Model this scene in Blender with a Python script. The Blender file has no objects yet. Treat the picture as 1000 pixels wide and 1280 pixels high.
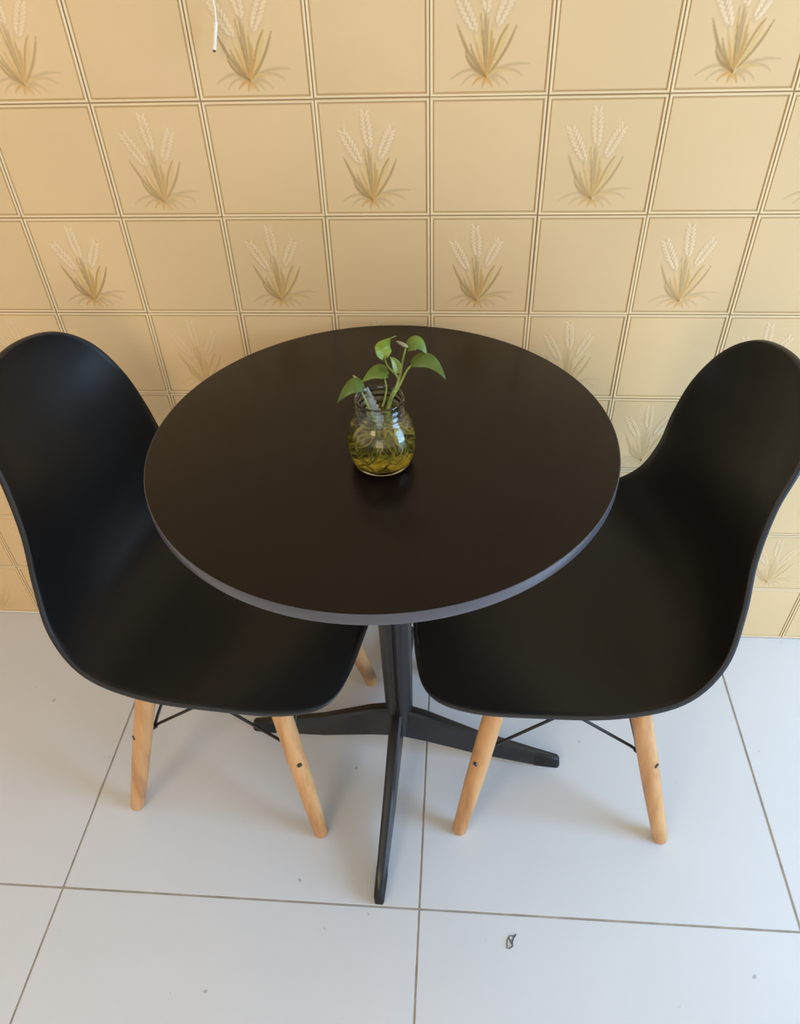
import bpy, bmesh, math, random
import numpy as np
from mathutils import Vector, Matrix
random.seed(4); rng = np.random.default_rng(7)
S = bpy.context.scene; C = S.collection
# ---------------------------------------------------------------- camera
RC = [[0.9972204350238498, 0.06805884287601574, -0.030321574451493277],
      [0.022801953943054763, -0.6662022770221483, -0.7454224285493898],
      [-0.07093288988345574, 0.7426590873304313, -0.6659023991065804]]
CC = Vector((0.0416297, -1.0618877, 1.2890179)); FPX = 929.579
cx, cy, cz = [Vector(r) for r in RC]
cam = bpy.data.cameras.new('camera'); cam.sensor_fit = 'HORIZONTAL'; cam.sensor_width = 36
cam.lens = 36 * FPX / 1000; cam.clip_start = .02
co = bpy.data.objects.new('camera', cam); C.objects.link(co)
M = Matrix((cx, -cy, -cz)).transposed().to_4x4(); M.translation = CC
co.matrix_world = M; S.camera = co
def at(x, y, Y):                       # a point of the place seen at x, y, at depth plane Y
    d = cx * ((x - 500) / FPX) + cy * ((y - 640) / FPX) + cz
    return CC + d * ((Y - CC.y) / d.y)
# ---------------------------------------------------------------- materials
def srgb(r, g, b):
    f = lambda c: (c / 255 / 12.92) if c / 255 <= .04045 else ((c / 255 + .055) / 1.055) ** 2.4
    return (f(r), f(g), f(b), 1)
class NT:
    def __init__(s, name):
        s.m = bpy.data.materials.new(name); s.m.use_nodes = True
        s.t = s.m.node_tree; s.b = s.t.nodes['Principled BSDF']
    def n(s, k, **kw):
        o = s.t.nodes.new(k)
        for a, v in kw.items(): setattr(o, a, v)
        return o
    def l(s, a, b): s.t.links.new(a, b)
    def noise(s, scale, detail=3, vec=None, stretch=None, coord='Object', rough=.5):
        tc = s.n('ShaderNodeTexCoord'); src = tc.outputs[coord]
        if stretch:
            mp = s.n('ShaderNodeMapping'); mp.inputs['Scale'].default_value = stretch
            s.l(src, mp.inputs[0]); src = mp.outputs[0]
        no = s.n('ShaderNodeTexNoise'); no.inputs['Scale'].default_value = scale
        no.inputs['Detail'].default_value = detail; no.inputs['Roughness'].default_value = rough
        s.l(src, no.inputs[0]); return no.outputs[0]
    def ramp(s, fac, stops):
        r = s.n('ShaderNodeValToRGB'); e = r.color_ramp.elements
        while len(e) < len(stops): e.new(.5)
        for el, (p, c) in zip(e, stops): el.position = p; el.color = c
        s.l(fac, r.inputs[0]); return r.outputs[0]
    def bump(s, h, strength, dist):
        b = s.n('ShaderNodeBump'); b.inputs['Strength'].default_value = strength
        b.inputs['Distance'].default_value = dist; s.l(h, b.inputs['Height'])
        s.l(b.outputs[0], s.b.inputs['Normal'])
    def set(s, **kw):
        for a, v in kw.items(): s.b.inputs[a.replace('_', ' ')].default_value = v
        return s
def g(v): return (v, v, v, 1)
def m_wall():
    t = NT('wall_tile_glaze')
    a = t.n('ShaderNodeVertexColor', layer_name='pattern')
    n1 = t.noise(3.2, 4)
    r = t.ramp(n1, [(.3, (.94, .95, .93, 1)), (.7, (1.05, 1.03, 1.04, 1))])
    mx = t.n('ShaderNodeMix', data_type='RGBA', blend_type='MULTIPLY'); mx.inputs[0].default_value = 1
    t.l(a.outputs[0], mx.inputs[6]); t.l(r, mx.inputs[7]); t.l(mx.outputs[2], t.b.inputs['Base Color'])
    t.set(Roughness=.42, Specular_IOR_Level=.38)
    t.bump(t.noise(60, 3), .12, .002)
    return t.m
def m_floor():
    t = NT('floor_tile_glaze')
    n1 = t.noise(2.0, 5)
    c = t.ramp(n1, [(.3, srgb(214, 214, 214)), (.7, srgb(221, 221, 221))])
    sp = t.noise(42, 2, rough=.4)
    m = t.ramp(sp, [(.0, g(1)), (.745, g(1)), (.775, g(.62)), (1, g(.45))])
    mx = t.n('ShaderNodeMix', data_type='RGBA', blend_type='MULTIPLY'); mx.inputs[0].default_value = 1
    t.l(c, mx.inputs[6]); t.l(m, mx.inputs[7]); t.l(mx.outputs[2], t.b.inputs['Base Color'])
    t.set(Roughness=.3, Specular_IOR_Level=.35)
    t.bump(t.noise(25, 2), .04, .002)
    return t.m
def m_plain(name, col, rough, spec=.5, metal=0, bump=None, var=.06, sc=30):
    t = NT(name)
    n1 = t.noise(sc, 3)
    lo = tuple(c * (1 - var) for c in col[:3]) + (1,); hi = tuple(c * (1 + var) for c in col[:3]) + (1,)
    t.l(t.ramp(n1, [(.3, lo), (.7, hi)]), t.b.inputs['Base Color'])
    t.set(Roughness=rough, Specular_IOR_Level=spec, Metallic=metal)
    if bump: t.bump(t.noise(bump[0], 2), bump[1], bump[2])
    return t.m
def m_wood():
    t = NT('beech_wood')
    n1 = t.noise(38, 5, stretch=(1, 1, .09), rough=.6)
    t.l(t.ramp(n1, [(.25, srgb(168, 116, 70)), (.5, srgb(204, 152, 98)), (.8, srgb(220, 174, 122))]), t.b.inputs['Base Color'])
    t.set(Roughness=.42, Specular_IOR_Level=.4)
    t.bump(n1, .08, .001)
    return t.m
def m_table():
    t = NT('dark_laminate')
    n1 = t.noise(5, 4, stretch=(1, 2.5, 1))
    t.l(t.ramp(n1, [(.3, srgb(15, 7, 6)), (.7, srgb(20, 10, 9))]), t.b.inputs['Base Color'])
    t.set(Roughness=.24, Specular_IOR_Level=.28)
    t.bump(t.noise(420, 2), .05, .0006)
    return t.m
def m_glass():
    t = NT('clear_glass')
    t.set(Base_Color=(.97, 1, .97, 1), Roughness=.0, IOR=1.45, Transmission_Weight=1.0)
    return t.m
def m_water():
    t = NT('murky_water')
    t.set(Base_Color=(.86, .80, .36, 1), Roughness=.0, IOR=1.33, Transmission_Weight=1.0)
    v = t.n('ShaderNodeVolumeAbsorption'); v.inputs['Color'].default_value = (.86, .74, .12, 1)
    v.inputs['Density'].default_value = 13
    o = t.t.nodes['Material Output']; 
    sc = t.n('ShaderNodeVolumeScatter'); sc.inputs['Color'].default_value = (.86, .80, .40, 1); sc.inputs['Density'].default_value = 4
    ad = t.n('ShaderNodeAddShader'); t.l(v.outputs[0], ad.inputs[0]); t.l(sc.outputs[0], ad.inputs[1]); t.l(ad.outputs[0], o.inputs['Volume'])
    return t.m
def m_leaf(name, a, b):
    t = NT(name)
    n1 = t.noise(55, 3)
    t.l(t.ramp(n1, [(.3, a), (.7, b)]), t.b.inputs['Base Color'])
    t.set(Roughness=.36, Specular_IOR_Level=.5, Subsurface_Weight=0)
    tr = t.n('ShaderNodeBsdfTranslucent'); tr.inputs[0].default_value = b
    mx = t.n('ShaderNodeMixShader'); mx.inputs[0].default_value = .25
    t.l(t.b.outputs[0], mx.inputs[1]); t.l(tr.outputs[0], mx.inputs[2])
    t.l(mx.outputs[0], t.t.nodes['Material Output'].inputs[0])
    return t.m
WALL = m_wall(); FLOOR = m_floor(); GROUT = m_plain('floor_grout', srgb(168, 158, 144), .9, .1, var=.2)
PLASTER = m_plain('white_plaster', srgb(232, 228, 220), .9, .2)
BLACKP = m_plain('black_moulded_plastic', srgb(20, 20, 20), .44, .5, bump=(260, .05, .0006))
BLACKM = m_plain('black_painted_metal', srgb(20, 20, 24), .32, .55, var=.15)
WIREM = m_plain('black_wire', srgb(14, 14, 15), .35, .5)
RUBBER = m_plain('black_rubber', srgb(15, 15, 16), .55, .4)
EDGE = m_plain('grey_edge_banding', srgb(78, 76, 82), .3, .6)
WOOD = m_wood(); TABLE = m_table(); GLASS = m_glass(); WATER = m_water()
STEEL = m_plain('steel_screw', srgb(90, 85, 80), .35, .5, metal=.8)
LEAF = m_leaf('pothos_leaf_green', srgb(84, 106, 30), srgb(124, 144, 50))
LEAFY = m_leaf('pothos_leaf_yellow_green', srgb(128, 148, 46), srgb(158, 174, 68))
LEAFD = m_leaf('pothos_leaf_dark', srgb(74, 94, 30), srgb(104, 124, 48))
STEM = m_leaf('pothos_stem', srgb(126, 144, 62), srgb(160, 172, 92))
BUD = m_leaf('dry_leaf_sheath', srgb(140, 138, 92), srgb(172, 164, 124))
ROOT = m_plain('pothos_root', srgb(204, 188, 112), .7, .3, var=.3, sc=80)
ROOTG = m_plain('algae_green_root', srgb(146, 148, 52), .7, .3, var=.3, sc=80)
SHELLM = m_plain('grey_ribbed_shell', srgb(150, 154, 146), .3, .6, var=.4, sc=120)
CORD = m_plain('white_cord_plastic', srgb(236, 226, 206), .45, .4)
DIRT = m_plain('grey_lint', srgb(92, 92, 96), .9, .1, var=.2)
# ---------------------------------------------------------------- mesh helpers
def obj(name, bm, mat, parent=None, smooth=True, autos=None):
    bmesh.ops.recalc_face_normals(bm, faces=bm.faces)
    me = bpy.data.meshes.new(name); bm.to_mesh(me); bm.free()
    for m in (mat if isinstance(mat, (list, tuple)) else [mat]): me.materials.append(m)
    o = bpy.data.objects.new(name, me); C.objects.link(o)
    if smooth:
        me.polygons.foreach_set('use_smooth', [True] * len(me.polygons))
        if autos: me.set_sharp_from_angle(angle=math.radians(autos))
    if parent: o.parent = parent
    return o
def thing(name, label, cat, loc=(0, 0, 0), rz=0, group=None):
    o = bpy.data.objects.new(name, None); C.objects.link(o); o.empty_display_size = .05
    o.location = loc; o.rotation_euler = (0, 0, rz); tag(o, label, cat, group); return o
def tag(o, label, cat, group=None):
    o['label'] = label; o['category'] = cat
    if group: o['group'] = group
def frame(d):
    d = d.normalized(); up = Vector((0, 0, 1)) if abs(d.z) < .9 else Vector((1, 0, 0))
    a = d.cross(up).normalized(); return a, a.cross(d).normalized()
def tube(bm, pts, rad, n=12, cap=True, mi=0):
    pts = [Vector(p) for p in pts]
    if not isinstance(rad, (list, tuple)): rad = [rad] * len(pts)
    rings = []; a0 = None
    for i, p in enumerate(pts):
        d = (pts[min(i + 1, len(pts) - 1)] - pts[max(i - 1, 0)]).normalized()
        if a0 is None: a, b = frame(d)
        else:
            a = (a0 - d * a0.dot(d)).normalized(); b = a.cross(d)
        a0 = a
        rings.append([bm.verts.new(p + (a * math.cos(2 * math.pi * k / n) + b * math.sin(2 * math.pi * k / n)) * rad[i]) for k in range(n)])
    for r, s in zip(rings, rings[1:]):
        for k in range(n):
            f = bm.faces.new((r[k], r[(k + 1) % n], s[(k + 1) % n], s[k])); f.material_index = mi
    if cap:
        bm.faces.new(rings[0][::-1]); bm.faces.new(rings[-1])
def lathe(bm, prof, n=64, ctr=(0, 0, 0), close=False):
    rings = []
    for r, z in prof:
        if r < 1e-6: rings.append([bm.verts.new((ctr[0], ctr[1], ctr[2] + z))])
        else: rings.append([bm.verts.new((ctr[0] + r * math.cos(2 * math.pi * k / n), ctr[1] + r * math.sin(2 * math.pi * k / n), ctr[2] + z)) for k in range(n)])
    prs = list(zip(rings, rings[1:]))
    if close: prs.append((rings[-1], rings[0]))
    for r, s in prs:
        for k in range(n):
            k2 = (k + 1) % n
            if len(r) == 1 and len(s) == 1: continue
            if len(r) == 1: bm.faces.new((r[0], s[k], s[k2]))
            elif len(s) == 1: bm.faces.new((r[k], r[k2], s[0]))
            else: bm.faces.new((r[k], r[k2], s[k2], s[k]))
def box(bm, x0, x1, y0, y1, z0, z1, mi=0):
    v = [bm.verts.new(p) for p in [(x0, y0, z0), (x1, y0, z0), (x1, y1, z0), (x0, y1, z0), (x0, y0, z1), (x1, y0, z1), (x1, y1, z1), (x0, y1, z1)]]
    for f in [(0, 3, 2, 1), (4, 5, 6, 7), (0, 1, 5, 4), (1, 2, 6, 5), (2, 3, 7, 6), (3, 0, 4, 7)]:
        bm.faces.new([v[i] for i in f]).material_index = mi
def spl(P, n, mir=False):                                   # Catmull-Rom through P
    P = [np.array(p, float) for p in P]; Q = [2 * P[0] - P[1]] + P + [2 * P[-1] - P[-2]]; o = []
    if mir: Q[0] = P[1] * [-1, 1, 1]; Q[-1] = P[-2] * [-1, 1, 1]
    for i in range(1, len(Q) - 2):
        a, b, c, d = Q[i - 1:i + 3]
        for t in np.arange(n) / n:
            o.append(.5 * (2 * b + (c - a) * t + (2 * a - 5 * b + 4 * c - d) * t * t + (3 * b - a - 3 * c + d) * t ** 3))
    o.append(P[-1]); return o
# ---------------------------------------------------------------- tiled wall
T = .15
BASE = np.array(srgb(223, 190, 140)[:3]); LIP = np.array(srgb(236, 210, 164)[:3]); GRV = np.array(srgb(190, 158, 108)[:3])  # LIP is paler: highlight along the raised tile edges, put into the colour
JNT = np.array(srgb(188, 156, 110)[:3])
def motif():
    n = 86; mm = 92
    u = np.linspace(.07, .93, n); v = np.linspace(.05, .95, mm)
    U, V = np.meshgrid(u, v); col = np.tile(BASE, (mm, n, 1)); hgt = np.zeros((mm, n))
    def blob(pts, w, c, al, soft=.5, h=0):
        nonlocal col, hgt
        a = np.zeros((mm, n))
        for (x, y), ww in zip(pts, w):
            d = np.hypot(U - x, V - y) / max(ww, 1e-4)
            a = np.maximum(a, np.clip((1 + soft - d) / (2 * soft), 0, 1))
        a = a * a * (3 - 2 * a) * al
        col = col * (1 - a[..., None]) + np.array(c) * a[..., None]; hgt += h * a
    def bez(P, k=46):
        t = np.linspace(0, 1, k)[:, None]; P = np.array(P, float)
        if len(P) == 3: return (1 - t) ** 2 * P[0] + 2 * t * (1 - t) * P[1] + t * t * P[2]
        return (1 - t) ** 3 * P[0] + 3 * t * (1 - t) ** 2 * P[1] + 3 * t * t * (1 - t) * P[2] + t ** 3 * P[3]
    OL = srgb(166, 134, 78)[:3]; GO = srgb(204, 152, 80)[:3]; GL = srgb(216, 180, 112)[:3]; PA = srgb(236, 208, 166)[:3]; DK = srgb(148, 116, 66)[:3]; SH = srgb(196, 166, 120)[:3]
    r = (.475, .155)
    # soft golden root patch
    blob([(.475, .175), (.43, .18), (.52, .18), (.475, .14)], [.060, .05, .055, .040], srgb(208, 160, 88)[:3], .75, .8)
    # drooping lower leaves
    for P, c, w in [([r, (.33, .26), (.17, .125)], SH, .011), ([r, (.34, .2), (.27, .09)], SH, .009), ([r, (.62, .26), (.83, .235)], SH, .012),
                    ([r, (.68, .25), (.77, .15)], SH, .010), ([r, (.60, .18), (.66, .085)], SH, .008), ([r, (.40, .15), (.36, .085)], GO, .008),
                    ([r, (.45, .12), (.44, .06)], GO, .008), ([r, (.50, .12), (.53, .065)], GO, .008), ([r, (.56, .14), (.59, .07)], SH, .007), ([r, (.50, .2), (.68, .195)], GL, .013)]:
        b = bez(P); t = np.linspace(0, 1, len(b)); blob(b, 1.15 * w * (1 - t) ** .5 + .003, c, .85, .5)
    # stalks under heads, upright blades
    for P, c, w, al in [([r, (.43, .35), (.40, .60)], GL, .012, .7), ([r, (.455, .4), (.45, .62)], OL, .013, .7), ([r, (.50, .35), (.51, .52)], GL, .016, .8),
                        ([r, (.40, .3), (.36, .47)], GL, .010, .8), ([r, (.36, .28), (.335, .39)], OL, .008, .8), ([r, (.52, .30), (.50, .48)], OL, .010, .6),
                        ([r, (.56, .3), (.60, .42), (.63, .515)], GL, .020, .75), ([r, (.60, .28), (.66, .4), (.70, .51)], OL, .008, .85),
                        ([r, (.54, .32), (.57, .46), (.645, .52)], OL, .006, .8), ([r, (.33, .27), (.28, .40), (.225, .525)], OL, .009, .9),
                        ([r, (.36, .22), (.29, .27), (.30, .36)], DK, .006, .7), ([r, (.36, .2), (.33, .25), (.31, .30)], OL, .009, .8),
                        ([r, (.45, .3), (.43, .45), (.41, .62)], DK, .005, .7), ([(.48, .17), (.48, .35), (.47, .60)], DK, .004, .5), ([r, (.51, .3), (.53, .42)], GO, .010, .8),
                        ([r, (.42, .26), (.385, .40)], GO, .008, .7)]:
        b = bez(P); t = np.linspace(0, 1, len(b)); blob(b, 1.25 * w * np.sin(np.pi * np.clip(.12 + .86 * t, 0, 1)) ** .6 + .0018, c, al, .5, .4)
    # wheat heads: herringbone kernels with awns
    for (x0, y0), (x1, y1), w in [((.455, .61), (.425, .90), .050), ((.365, .48), (.215, .75), .050), ((.545, .52), (.665, .76), .050)]:
        ax = np.array([x1 - x0, y1 - y0]); L = np.hypot(*ax); ax /= L; pe = np.array([-ax[1], ax[0]])
        o = np.array([x0, y0])
        t = np.linspace(0, 1, 30); blob([o + ax * L * k for k in t], (w * 1.1) * np.sin(np.pi * (.1 + .86 * t)) ** .5, srgb(206, 176, 130)[:3], .75, .5)
        for k in range(8):
            f = k / 8; ww = w * math.sin(math.pi * (.18 + .74 * f)) ** .6
            for s in (-1, 1):
                c0 = o + ax * L * (f + .02 + .03 * s) + pe * s * ww * .28; c1 = c0 + ax * L * .11 + pe * s * ww * .5
                blob([c0 + (c1 - c0) * q for q in np.linspace(0, 1, 8)], [.0098] * 8, PA, .85, .6, 1)
        for s in (-1, 0, 1):
            a0 = o + ax * L * .9 + pe * s * w * .5; a1 = a0 + ax * L * .28 + pe * s * w * .9
            blob([a0 + (a1 - a0) * q for q in np.linspace(0, 1, 14)], [.003] * 14, PA, .4, .6)
    # fade exactly to the plain glaze at the border
    e = np.minimum(np.minimum(U - .07, .93 - U) / .03, np.minimum(V - .05, .95 - V) / .03).clip(0, 1)
    col = BASE + (col - BASE) * e[..., None]; hgt *= e
    return U, V, col, hgt
def build_wall():
    vs, cs, fs = [], [], []; nv = 0
    def add(v, c, f):
        nonlocal nv
        vs.append(v); cs.append(c); fs.append(f + nv); nv += len(v)
    U, V, MC, H = motif(); mm, n = U.shape
    idx = np.arange(mm * n).reshape(mm, n)
    MF = np.stack([idx[:-1, :-1], idx[:-1, 1:], idx[1:, 1:], idx[1:, :-1]], -1).reshape(-1, 4)
    gap = .0005
    insets = [(gap, .0016, JNT), (gap + .0003, .0, LIP * .9), (.0017, -.0009, LIP), (.0034, -.0007, LIP), (.0043, .0007, GRV), (.0054, .0007, GRV), (.0062, .0, BASE), (.0070, .0, BASE)]
    for i in range(-14, 14):
        for j in range(-10, 7):                        # rows counted down from the topmost joint line seen
            x0 = i * T; z0 = (6 - j) * T
            jx, jz = rng.uniform(-.0004, .0004, 2); tint = 1 + rng.uniform(-.025, .025)
            v = []; c = []; f = []
            for k, (s, y, cc) in enumerate(insets):
                v += [(x0 + s, y, z0 + s), (x0 + T - s, y, z0 + s), (x0 + T - s, y, z0 + T - s), (x0 + s, y, z0 + T - s)]
                c += [cc * tint] * 4
                if k: f += [[(k - 1) * 4 + a, (k - 1) * 4 + (a + 1) % 4, k * 4 + (a + 1) % 4, k * 4 + a] for a in range(4)]
            k = len(insets) - 1
            has = (i + j) % 2 == 1 and -9 <= i <= 8 and -3 <= j <= 6
            if not has: f.append([k * 4, k * 4 + 1, k * 4 + 2, k * 4 + 3])
            v = np.array(v); v[:, 0] += jx; v[:, 2] += jz
            add(v, np.array(c), np.array(f))
            if has:
                s = insets[-1][0]; lo, hi = s / T, 1 - s / T
                u0, u1, v0, v1 = .07, .93, .05, .95
                # flat frame between the last ring and the motif patch
                q = [(lo, lo), (hi, lo), (hi, hi), (lo, hi), (u0, v0), (u1, v0), (u1, v1), (u0, v1)]
                P = np.array([(x0 + jx + a * T, 0, z0 + jz + b * T) for a, b in q])
                add(P, np.array([BASE * tint] * 8), np.array([[0, 1, 5, 4], [1, 2, 6, 5], [2, 3, 7, 6], [3, 0, 4, 7]]))
                P = np.stack([x0 + jx + U.ravel() * T, -.0005 * H.ravel(), z0 + jz + V.ravel() * T], 1)
                k2 = rng.uniform(.72, 1.0) if j < 3 else rng.uniform(.32, .5)     # motif is fainter on the lower tiles
                if j == 2: k2 *= .62
                add(P, (BASE + (MC.reshape(-1, 3) - BASE) * k2) * tint, MF)
    # joint bed behind the tiles and body of the wall
    X = 14 * T; Z = 17 * T
    P = np.array([(-X, .0016, 0), (X, .0016, 0), (X, .0016, Z), (-X, .0016, Z), (-X, .12, 0), (X, .12, 0), (X, .12, Z), (-X, .12, Z)], float)
    add(P, np.array([JNT * .8] * 8), np.array([[0, 1, 2, 3], [5, 4, 7, 6], [1, 5, 6, 2], [4, 0, 3, 7], [3, 2, 6, 7], [4, 5, 1, 0]]))
    V3 = np.concatenate(vs); F = np.concatenate(fs); K = np.concatenate(cs)
    me = bpy.data.meshes.new('wall_back')
    me.vertices.add(len(V3)); me.vertices.foreach_set('co', V3.ravel())
    me.loops.add(F.size); me.loops.foreach_set('vertex_index', F.ravel().astype(np.int32))
    me.polygons.add(len(F)); me.polygons.foreach_set('loop_start', np.arange(0, F.size, 4, dtype=np.int32))
    me.update(calc_edges=True)
    ca = me.color_attributes.new('pattern', 'FLOAT_COLOR', 'POINT')
    ca.data.foreach_set('color', np.concatenate([K, np.ones((len(K), 1))], 1).clip(0, 1).ravel())
    me.materials.append(WALL)
    sm = np.zeros(len(F), bool); me.polygons.foreach_set('use_smooth', sm)
    o = bpy.data.objects.new('wall_back', me); C.objects.link(o); o['kind'] = 'structure'
    return o
build_wall()
# ---------------------------------------------------------------- floor
def build_floor():
    bm = bmesh.new(); P = .601; gp = .0016
    for i in range(-5, 7):
        for j in range(-1, 7):
            x0 = -.5995 + P * (i - 1); y1 = -.591 + .6 * (1 - j) if j > 0 else (.0015 if j == 0 else None)
            if j < 0: continue
            y1 = .0 if j == 0 else -.591 - .6 * (j - 1); y0 = -.591 if j == 0 else y1 - .6
            g0 = gp
            if x0 + P < -2.1 or x0 > 2.1: continue
            a = .0008
            lo = [(x0 + g0, y0 + g0, -.0015), (x0 + P - g0, y0 + g0, -.0015), (x0 + P - g0, y1 - g0, -.0015), (x0 + g0, y1 - g0, -.0015)]
            hi = [(x0 + g0 + a, y0 + g0 + a, 0), (x0 + P - g0 - a, y0 + g0 + a, 0), (x0 + P - g0 - a, y1 - g0 - a, 0), (x0 + g0 + a, y1 - g0 - a, 0)]
            l = [bm.verts.new(p) for p in lo]; h = [bm.verts.new(p) for p in hi]
            bm.faces.new(h)
            for k in range(4): bm.faces.new((l[k], l[(k + 1) % 4], h[(k + 1) % 4], h[k]))
    box(bm, -3.4, 3.4, -4.2, 0, -.1, -.0012, 1)
    o = obj('floor', bm, [FLOOR, GROUT], smooth=False); o['kind'] = 'structure'
build_floor()
def slab(name, *b, mat=PLASTER):
    bm = bmesh.new(); box(bm, *b); o = obj(name, bm, mat, smooth=False); o['kind'] = 'structure'; return o
slab('wall_left', -2.22, -2.1, -4.2, .12, 0, 2.55)
slab('ceiling', -2.22, 2.4, -4.2, .12, 2.55, 2.65)
# ---------------------------------------------------------------- pedestal table
TX, TY, TZ, TR = -.0495, -.3077, .740, .2915
tb = thing('pedestal_table', 'round black-brown table on a black four-footed metal pedestal against the tiled wall', 'table', (TX, TY, 0))
bm = bmesh.new(); e = .0012
lathe(bm, [(0, TZ), (TR - .003, TZ), (TR - .0012, TZ - .0004), (TR - .0012, TZ - .0155), (0, TZ - .0155)], 128)
obj('tabletop', bm, TABLE, tb, autos=30)
bm = bmesh.new()
lathe(bm, [(TR - .0012, TZ - .0006), (TR - .0003, TZ - .0009), (TR, TZ - .002), (TR, TZ - .0145), (TR - .0005, TZ - .016), (TR - .0012, TZ - .016)], 128, close=True)
o = obj('edge_band', bm, EDGE, tb, autos=40); o['label'] = 'grey edging strip round the table top'
# column: four folded flutes, wider at the top, pointed under the arms
bm = bmesh.new(); rings = []; NS = 96; A0 = math.radians(-94)
for z, r in [(.058, .004), (.066, .016), (.076, .0216), (.14, .0226), (.25, .0242), (.40, .0255), (.55, .0292), (.705, .031)]:
    ring = []
    for k in range(NS):
        a = 2 * math.pi * k / NS
        d = abs(((a * 4 / (2 * math.pi)) + .5) % 1 - .5)        # 0 on an arm, .5 between arms
        q = 1.06 - .15 * math.exp(-((d - .06) / .028) ** 2) - .05 * math.exp(-((.5 - d) / .16) ** 2)
        ring.append(bm.verts.new((.003 + r * q * math.cos(a + A0), .005 + r * q * math.sin(a + A0), z)))
    rings.append(ring)
for r, s in zip(rings, rings[1:]):
    for k in range(NS): bm.faces.new((r[k], r[(k + 1) % NS], s[(k + 1) % NS], s[k]))
bm.faces.new(rings[0]); bm.faces.new(rings[-1])
obj('column', bm, BLACKM, tb, autos=50)
bm = bmesh.new(); box(bm, -.11, .11, -.022, .022, .7, .7244); box(bm, -.022, .022, -.11, .11, .702, .7243)
obj('mounting_plate', bm, BLACKM, tb, smooth=False)
tips = [(-.0147, -.274), (.292, -.014), (-.283, .035), (.004, .280)]
def arm(tx, ty):
    L = math.hypot(tx, ty); d = Vector((tx / L, ty / L, 0)); n = Vector((-d.y, d.x, 0))
    bm = bmesh.new(); rings = []
    for s, zt, zb, w, r in [(.012, .148, .066, .0105, .7), (.05, .134, .058, .0105, .7), (.5 * L, .084, .028, .0095, .7), (.86 * L, .044, .006, .0082, .7), (.985 * L, .030, .002, .0075, .7), (L, .026, .002, .0066, .7)]:
        c = d * s; ring = []
        for x, z in [(-w, zb), (-w, zt - .006), (-w * .6, zt - .0012), (0, zt), (w * .6, zt - .0012), (w, zt - .006), (w, zb), (w * .7, zb), (w * .55, zb + .01), (-w * .55, zb + .01), (-w * .7, zb)]:
            ring.append(bm.verts.new(c + n * x + Vector((0, 0, z))))
        rings.append(ring)
    m = len(rings[0])
    for a, b in zip(rings, rings[1:]):
        for k in range(m): bm.faces.new((a[k], a[(k + 1) % m], b[(k + 1) % m], b[k]))
    bm.faces.new(rings[0]); bm.faces.new(rings[-1])
    o = obj('foot', bm, BLACKM, tb, autos=35)
    bm = bmesh.new(); rings = []
    for s, zt, w, zc in [(L - .040, .0425, .0088, .005), (L - .02, .0355, .0085, .002), (L + .002, .0275, .0080, 0), (L + .006, .021, .0065, 0), (L + .0075, .012, .005, .003)]:
        c = d * s; ring = []
        for x, z in [(-w, zc), (-w, zt - .006), (-w * .55, zt), (w * .55, zt), (w, zt - .006), (w, zc)]:
            ring.append(bm.verts.new(c + n * x + Vector((0, 0, z))))
        rings.append(ring)
    for a, b in zip(rings, rings[1:]):
        for k in range(6): bm.faces.new((a[k], a[(k + 1) % 6], b[(k + 1) % 6], b[k]))
    bm.faces.new(rings[0]); bm.faces.new(rings[-1])
    obj('foot_cap', bm, RUBBER, o, autos=40)
for t in tips: arm(*t)
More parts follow.
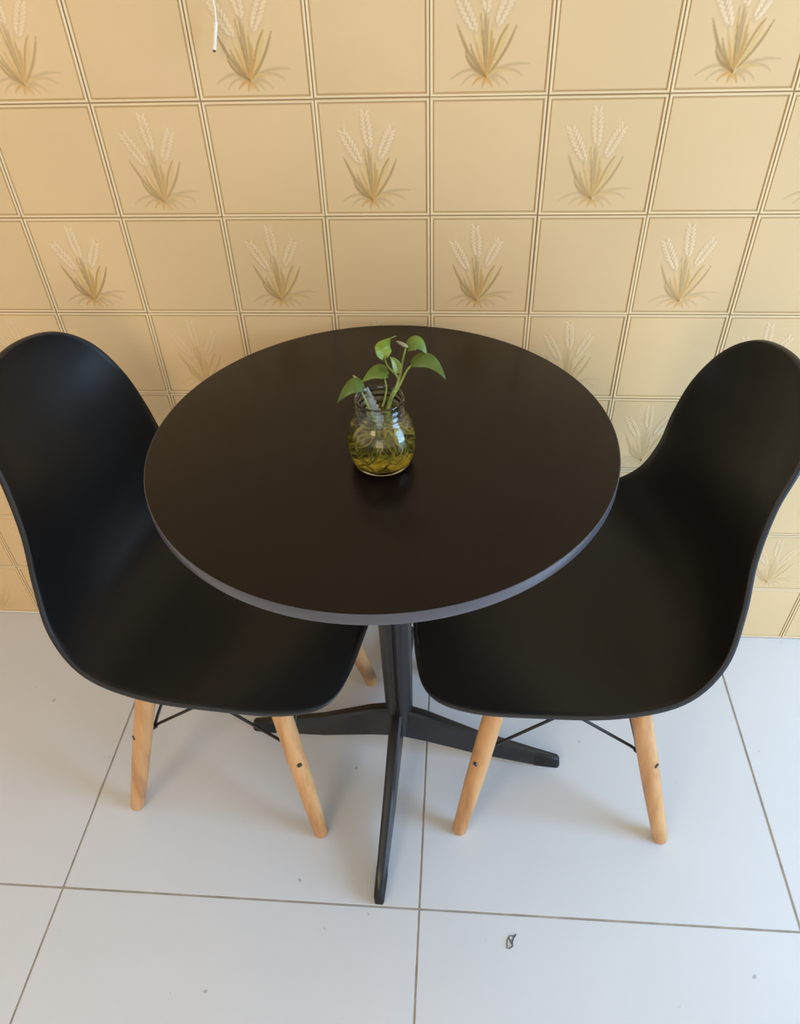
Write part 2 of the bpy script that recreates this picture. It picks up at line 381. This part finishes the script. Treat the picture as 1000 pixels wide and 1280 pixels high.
# ---------------------------------------------------------------- shell chairs (local: +y forward, z up)
RIM = [(0, .2235, .410), (.096, .2245, .411), (.161, .209, .413), (.195, .155, .419), (.215, .065, .432), (.226, -.033, .442), (.220, -.115, .459),
       (.200, -.161, .504), (.175, -.175, .573), (.155, -.176, .645), (.138, -.186, .714), (.118, -.209, .770), (.072, -.226, .808), (0, -.236, .821)]
CEN = [(.2235, .410), (.2245, .4115), (.212, .416), (.158, .420), (.066, .411), (-.034, .400), (-.122, .405), (-.186, .436), (-.216, .500),
       (-.222, .590), (-.226, .670), (-.236, .738), (-.241, .792), (-.236, .821)]
def chair_shell():
    h = spl([(x, y, z) for x, y, z in RIM], 7, True); c = spl([(0, y, z) for y, z in CEN], 7)
    c[0][1:] = h[0][1:]; c[-1][1:] = h[-1][1:]
    bm = bmesh.new(); NU = 32; th = .0055; rows = []
    for i, (a, b) in enumerate(zip(h, c)):
        w = max(a[0], 0)
        row = []
        for k in range(NU + 1):
            u = -1 + 2 * k / NU
            u2 = math.sin(u * math.pi / 2) * .35 + u * .65
            t = abs(u2) ** 2.3
            row.append(np.array([w * u2, b[1] + (a[1] - b[1]) * t, b[2] + (a[2] - b[2]) * t]))
        rows.append(row)
    G = np.array(rows); nv = len(rows)
    top = [[bm.verts.new(G[i, k]) for k in range(NU + 1)] if 0 < i < nv - 1 else [bm.verts.new(G[i, 0])] * (NU + 1) for i in range(nv)]
    for i in range(nv - 1):
        for k in range(NU):
            q = [top[i][k], top[i][k + 1], top[i + 1][k + 1], top[i + 1][k]]; q2 = []
            for v in q:
                if v not in q2: q2.append(v)
            if len(q2) > 2: bm.faces.new(q2)
    bmesh.ops.recalc_face_normals(bm, faces=bm.faces)
    # rolled lip: a short flange turned down and back all round the rim
    bm.normal_update()
    nseat = sum((f.normal * f.calc_area() for f in bm.faces), Vector())
    if nseat.z < 0:
        bmesh.ops.reverse_faces(bm, faces=bm.faces); bm.normal_update()
    e0 = next(e for e in bm.edges if e.is_boundary); loop = [e0.verts[0], e0.verts[1]]
    while True:
        nx = [e.other_vert(loop[-1]) for e in loop[-1].link_edges if e.is_boundary and e.other_vert(loop[-1]) is not loop[-2]][0]
        if nx is loop[0]: break
        loop.append(nx)
    n = len(loop)
    P = np.array([v.co[:] for v in loop]); NV = np.array([v.normal[:] for v in loop])
    for _ in range(14): NV = (NV + np.roll(NV, 1, 0) + np.roll(NV, -1, 0)) / 3
    NV /= np.linalg.norm(NV, axis=1)[:, None]
    TG = np.roll(P, -1, 0) - np.roll(P, 1, 0)
    for _ in range(3): TG = (TG + np.roll(TG, 1, 0) + np.roll(TG, -1, 0)) / 3
    OU = np.cross(TG, NV); OU /= np.linalg.norm(OU, axis=1)[:, None]
    if (OU * (P - P.mean(0))).sum() < 0: OU = -OU
    prev = loop
    for dn, ou in ((.0010, .0006), (.0034, .0004), (.0075, -.0006)):
        cur = [bm.verts.new(P[i] - NV[i] * dn + OU[i] * ou) for i in range(n)]
        for i in range(n): bm.faces.new((prev[i], prev[(i + 1) % n], cur[(i + 1) % n], cur[i]))
        prev = cur
    bm.normal_update()
    return bm
def leg_line(sx, front):
    return (Vector((sx * .163, .158, 0)), Vector((sx * .104, .090, .385))) if front else (Vector((sx * .194, -.187, 0)), Vector((sx * .126, -.092, .385)))
def make_chair():
    t = thing('dining_chair', '', 'chair')
    s = obj('seat_shell', chair_shell(), BLACKP, t)
    md = s.modifiers.new('thickness', 'SOLIDIFY'); md.thickness = .005; md.offset = -1
    pin = {}
    for sx in (-1, 1):
        for fr in (True, False):
            a, b = leg_line(sx, fr); d = b - a
            bm = bmesh.new()
            ts = [0, .004, .012, .05, .2, .4, .6, .8, .97, 1]; rr = [.0088, .0112, .0122, .0128, .0142, .0156, .0160, .0158, .0150, .0120]
            tube(bm, [a + d * q for q in ts], rr, 24)
            for v in bm.verts:
                if v.co.z < 0: v.co.z = 0
            l = obj('leg', bm, WOOD, t, autos=50)
            p = a + d * (.50 if fr else .535); pin[(sx, fr)] = p
            out = Vector((p.x, p.y * .9, 0)).normalized()
            bm = bmesh.new(); tube(bm, [p + out * .0145 , p + out * .0178], .0042, 12)
            obj('screw', bm, STEEL, l, autos=40)
            bm = bmesh.new(); tube(bm, [p - out * .013, p - out * .024], .0055, 12)
            obj('wire_bracket', bm, WIREM, l, autos=40)
    K = [(1, True), (1, False), (-1, False), (-1, True)]
    def hi(k):
        a, b = leg_line(*k); p = a + (b - a) * .97
        return p
    for i in range(4):
        k1, k2 = K[i], K[(i + 1) % 4]
        for a, b in ((k1, k2), (k2, k1)):
            p = pin[a]; q = hi(b); off = Vector((p.x, p.y, 0)).normalized()
            bm = bmesh.new()
            sgn = .0025 if a == k1 else -.0025
            tube(bm, [p - off * .02, p - off * .018 + (q - p) * .06 + Vector((0, 0, .002)), p + (q - p) * .5 + off * sgn - off * .008, q - off * .012], .0026, 10)
            obj('brace_wire', bm, WIREM, t)
    # metal bracket under the seat joining the four legs
    bm = bmesh.new()
    for sx in (-1, 1):
        tube(bm, [(sx * .104, .092, .376), (sx * .115, 0, .380), (sx * .126, -.094, .376)], .0075, 10)
    tube(bm, [(-.104, .092, .377), (0, .09, .383), (.104, .092, .377)], .0075, 10)
    tube(bm, [(-.126, -.094, .377), (0, -.09, .383), (.126, -.094, .377)], .0075, 10)
    obj('seat_bracket', bm, BLACKM, t)
    bm = bmesh.new()
    for x, y in ((-.06, .06), (.06, .06), (-.06, -.06), (.06, -.06)): tube(bm, [(x, y, .374), (x, y, .3965)], .012, 14)
    for y in (.06, -.06): tube(bm, [(-.12, y * 1.0, .379), (.12, y * 1.0, .379)], .006, 10)
    obj('shell_mount', bm, RUBBER, t, autos=40)
    return t
def copy_tree(o, parent=None):
    c = o.copy(); C.objects.link(c)
    if parent: c.parent = parent
    for ch in list(o.children): copy_tree(ch, c)
    return c
GR = 'black shell dining chairs either side of the round table'
ch1 = make_chair(); ch2 = copy_tree(ch1)
ch1.location = (-.301, -.287, 0); ch1.rotation_euler = (0, 0, -.183 - math.pi / 2)
ch2.location = (.206, -.280, 0); ch2.rotation_euler = (0, 0, 3.242 - math.pi / 2)
tag(ch1, 'black plastic shell chair with beech legs at the left of the round table, facing right', 'chair', GR)
tag(ch2, 'black plastic shell chair with beech legs at the right of the round table, facing left', 'chair', GR)
# ---------------------------------------------------------------- jar with water
JX, JY = -.0440, -.3560
jar = thing('glass_jar', 'small round glass jar of murky water holding the plant on the table', 'jar', (JX, JY, TZ))
outp = [(0, .0006), (.024, .0004), (.031, 0), (.0345, .0022), (.0372, .010), (.0395, .022), (.0402, .034), (.0392, .045), (.0362, .0545), (.0318, .0615), (.0284, .0655),
        (.0274, .0685), (.0292, .0705), (.0292, .0722), (.0274, .0738), (.0272, .0765), (.0286, .0782), (.0286, .0796), (.0274, .0812), (.0276, .0845), (.0284, .0868), (.0280, .0886), (.0266, .0892)]
inp = [(.0254, .0884), (.0250, .084), (.0250, .068), (.0266, .0640), (.0305, .0585), (.0345, .0525), (.0370, .0445), (.0380, .034), (.0373, .022), (.0350, .010), (.0315, .0058), (.024, .0045), (0, .0040)]
bm = bmesh.new(); lathe(bm, outp + inp, 72)
for v in bm.verts:                                     # threads rise as a helix round the neck
    r = math.hypot(v.co.x, v.co.y)
    if r > .0262 and .069 < v.co.z < .083:
        a = math.atan2(v.co.y, v.co.x); v.co.z += .0014 * math.sin(a) 
obj('jar_glass', bm, GLASS, jar)
wl = .0625
wp = [(0, .0037), (.024, .0042), (.0317, .0055), (.0353, .0098), (.0376, .022), (.0383, .034), (.0373, .0447), (.0348, .0527), (.0308, .0587), (.0285, .0615), (.0276, wl), (.0260, wl - .0006), (0, wl - .0008)]
bm = bmesh.new(); lathe(bm, wp, 72)
o = obj('water', bm, WATER, jar, autos=60); o['label'] = 'yellow-green murky water'
# ---------------------------------------------------------------- pothos cutting
pl = thing('pothos_cutting', 'green leafy pothos cutting rooted in water, its leaves spilling over the jar', 'plant', (JX, JY, TZ + .006))
O = Vector((JX, JY, TZ + .006))
def L(p): return Vector(p) - O
def leaf(name, base, mid, tip, w, mat, side, fold=.25, stemw=0, curl=.0):
    base, mid, tip, side = [Vector(q) for q in (base, mid, tip, side)]
    bm = bmesh.new(); N = 16; MQ = 8; rows = []
    for i in range(N + 1):
        t = i / N
        c = base * (1 - t) ** 2 + mid * 2 * t * (1 - t) + tip * t * t
        d = ((mid - base) * (1 - t) + (tip - mid) * t).normalized()
        s = (side - d * side.dot(d)).normalized(); nn = s.cross(d).normalized()
        if nn.z < 0: nn = -nn
        if t < .3: ww = w * math.sin(math.pi / 2 * min(1, (t + .03) / .3)) ** .7
        else: ww = w * (math.cos(math.pi / 2 * (t - .3) / .7) ** .9)
        ww = max(ww, .0003)
        back = -d * w * .35 * max(0, 1 - t / .3) ** 1.0
        row = []
        for k in range(-MQ, MQ + 1):
            u = k / MQ
            row.append(bm.verts.new(L(c + s * ww * u + back * abs(u) ** 1.5 + nn * (fold * ww * abs(u) - curl * ww * u * u))))
        rows.append(row)
    for a, b in zip(rows, rows[1:]):
        for k in range(2 * MQ): bm.faces.new((a[k], a[k + 1], b[k + 1], b[k]))
    o = obj(name, bm, mat, pl)
    md = o.modifiers.new('thickness', 'SOLIDIFY'); md.thickness = .0005
    return o
def stem(pts, r0, r1, name='stem', mat=STEM, k=7, n=8):
    q = spl([tuple(L(p)) for p in pts], k); m = len(q)
    bm = bmesh.new(); tube(bm, [Vector(x) for x in q], [r0 + (r1 - r0) * i / (m - 1) for i in range(m)], n)
    return obj(name, bm, mat, pl)
root0 = Vector((JX + .004, JY - .003, TZ + .052))
node = at(494, 487, JY - .002)
stem([root0 - Vector((.006, -.002, .02)), root0, at(488, 500, JY), node], .0026, .0024)
# petioles
stem([at(490, 497, JY), at(498, 474, JY + .002), at(485, 458, JY + .002), at(480, 445, JY)], .0017, .0009, 'petiole')
stem([node, at(500, 470, JY + .002), at(503, 452, JY + .004), at(507, 436, JY + .004)], .0016, .0010, 'petiole')
stem([at(488, 500, JY - .003), at(498, 484, JY), at(508, 464, JY), at(517, 454, JY)], .0016, .0010, 'petiole')
stem([at(478, 508, JY - .006), at(481, 498, JY - .004), at(483, 485, JY - .002), at(481, 474, JY - .002)], .0012, .0008, 'petiole')
stem([at(470, 536, JY - .012), at(465, 520, JY - .016), at(458, 503, JY - .012), at(452, 489, JY - .008)], .0016, .0009, 'petiole')
R_ = Vector((1, .3, .0)); 
leaf('leaf', at(480, 446, JY), at(474, 428, JY + .004), at(495, 420, JY - .004), .0088, LEAFY, (1, .4, .35), .3)
leaf('leaf', at(510, 435, JY + .004), at(523, 418, JY + .010), at(534, 444, JY + .004), .0082, LEAF, (.25, 1, .9), .15, curl=.2)
leaf('leaf', at(515, 454, JY), at(537, 438, JY), at(557, 474, JY - .012), .0088, LEAFD, (.35, 1, .9), .12, curl=.25)
leaf('leaf', at(497, 466, JY), at(497, 452, JY), at(487, 446, JY), .0052, STEM, (1, .3, .5), .5)
leaf('leaf', at(484, 468, JY), at(473, 456, JY), at(452, 478, JY - .006), .0088, LEAF, (-.35, 1, .8), .10, curl=.2)
leaf('leaf', at(453, 484, JY - .008), at(441, 472, JY - .008), at(421, 504, JY - .018), .0092, LEAFD, (-.3, 1, .75), .12, curl=.25)
for a, b in (((510, 434), (495, 426)), ((450, 478), (441, 469))):
    p, q = at(*a, JY), at(*b, JY); bm = bmesh.new()
    tube(bm, [L(p + (q - p) * k) for k in (0, .15, .4, .7, .9, 1)], [.0008, .0020, .0024, .0017, .0008, .0003], 8)
    obj('leaf_sheath', bm, BUD, pl)
# roots under water
def jr(z): return np.interp(z, [.0, .006, .012, .022, .034, .045, .053, .058], [.02, .026, .031, .034, .0345, .033, .030, .027])
for k in range(95):
    a = random.uniform(0, 2 * math.pi); p = np.array([random.uniform(-.008, .008), random.uniform(-.008, .008), random.uniform(.040, .052)])
    pts = [p.copy()]; ln = random.randint(4, 8)
    for q in range(ln):
        a += random.uniform(-.9, .9)
        p = p + np.array([math.cos(a) * .007, math.sin(a) * .007, random.uniform(-.009, .001)])
        p[2] = max(p[2], .0075); r = math.hypot(p[0], p[1]); m = jr(p[2]) - .004
        if r > m: p[:2] *= m / r
        pts.append(p.copy())
    stem([Vector(x) + Vector((JX, JY, TZ)) for x in pts], random.uniform(.0009, .0024), .0006, 'root', random.choice([ROOT, ROOT, ROOTG]), 4, 6)
# ---------------------------------------------------------------- ribbed grey spiral cone in the mouth of the jar
tipp = at(459, 484, JY + .004); botp = Vector((JX - .004, JY - .004, TZ + .052)); bm = bmesh.new()
N = 70; ax = botp - tipp; pts = []; rr = []
for i in range(N + 1):
    t = i / N; pts.append(ax * t); rr.append(.0004 + .0108 * t ** .8 * (1 + .2 * math.sin(t * 2 * math.pi * 8.5)))
tube(bm, pts, rr, 20)
o = obj('spiral_shell', bm, SHELLM); o.location = tipp
tag(o, 'pale grey ribbed pointed spiral poking out of the jar mouth beside the stems', 'ornament')
# ---------------------------------------------------------------- cord hanging in front of the wall
cd = thing('hanging_cord', 'thin white cord with a thicker white sleeve hanging in front of the wall tiles', 'cord', (-.2707, -.012, 1.12))
Oc = Vector((-.2707, -.012, 1.12))
p0, p1, p2, p3 = at(268, 62, -.016), at(270, 28, -.014), at(268.5, 10, -.012), at(266, -8, -.010)
bm = bmesh.new(); tube(bm, [Vector(x) for x in spl([tuple(q - Oc) for q in (p1, p2, p3, p3 + Vector((.012, .003, .09)), p3 + Vector((.016, .006, .24)), p3 + Vector((.014, .0115, .30)))], 8)], .0011, 8)
obj('cord_wire', bm, CORD, cd)
bm = bmesh.new(); d = p0 - p1
tube(bm, [p1 - d * .06 - Oc, p1 - Oc, p1 + d * .5 - Oc, p1 + d * .94 - Oc, p0 - Oc], [.0012, .0022, .0023, .0025, .0023], 12)
obj('sleeve', bm, CORD, cd, autos=50)
bm = bmesh.new(); tube(bm, [p0 - Oc, p0 + d * .09 - Oc], [.0019, .0015], 10)
obj('tip', bm, STEEL, cd, autos=40)
# ---------------------------------------------------------------- scrap of lint on the floor
def onfloor(x, y):
    dd = cx * ((x - 500) / FPX) + cy * ((y - 640) / FPX) + cz
    return CC + dd * (-CC.z / dd.z)
lp = onfloor(639, 1178); bm = bmesh.new()
def fl(pp, r): tube(bm, [onfloor(*q) - lp + Vector((0, 0, r)) for q in pp], r, 6)
fl([(634, 1186), (634, 1176), (637, 1170), (642, 1170)], .0007); fl([(645, 1168), (640, 1176), (641, 1183), (636, 1186)], .0009)
fl([(640, 1180), (642, 1172), (645, 1168)], .0008); fl([(636, 1172), (639, 1180)], .0006)
o = obj('lint_scrap', bm, DIRT); o.location = lp
tag(o, 'tiny dark grey curl of lint on the white floor tile in front', 'lint')
# ---------------------------------------------------------------- light
W = bpy.data.worlds.new('world'); S.world = W; W.use_nodes = True
bg = W.node_tree.nodes['Background']; bg.inputs[0].default_value = (1, .94, .88, 1); bg.inputs[1].default_value = .68
def area(name, loc, tgt, sx, sy, e, col):
    l = bpy.data.lights.new(name, 'AREA'); l.shape = 'RECTANGLE'; l.size = sx; l.size_y = sy; l.energy = e; l.color = col
    o = bpy.data.objects.new(name, l); C.objects.link(o); o.location = loc
    o.rotation_euler = (Vector(tgt) - Vector(loc)).to_track_quat('-Z', 'Y').to_euler(); return o
area('doorway_light', (2.2, -1.0, .9), (0, -.35, .25), 1.0, 1.7, 68, (.37, .64, 1))
area('warm_fill_light', (-1.0, -2.1, 2.2), (-.5, -.2, .2), .7, .7, 12, (1, .77, .48))  # added fill, unseen: warms the left of the room
area('rear_fill_light', (-.1, -3.5, .9), (0, 0, .2), 1.3, 1.5, 14, (1, .86, .68))  # added fill from behind the camera, brightens the lower wall
S.view_settings.view_transform = 'Standard'; S.view_settings.look = 'None'; S.view_settings.gamma = 1
S.view_settings.use_curve_mapping = False; S.view_settings.exposure = 0.05
S.cycles.use_denoising = True; S.cycles.max_bounces = 14; S.cycles.transmission_bounces = 14
S.cycles.transparent_max_bounces = 12; S.cycles.caustics_refractive = True
S.cycles.sample_clamp_indirect = 4
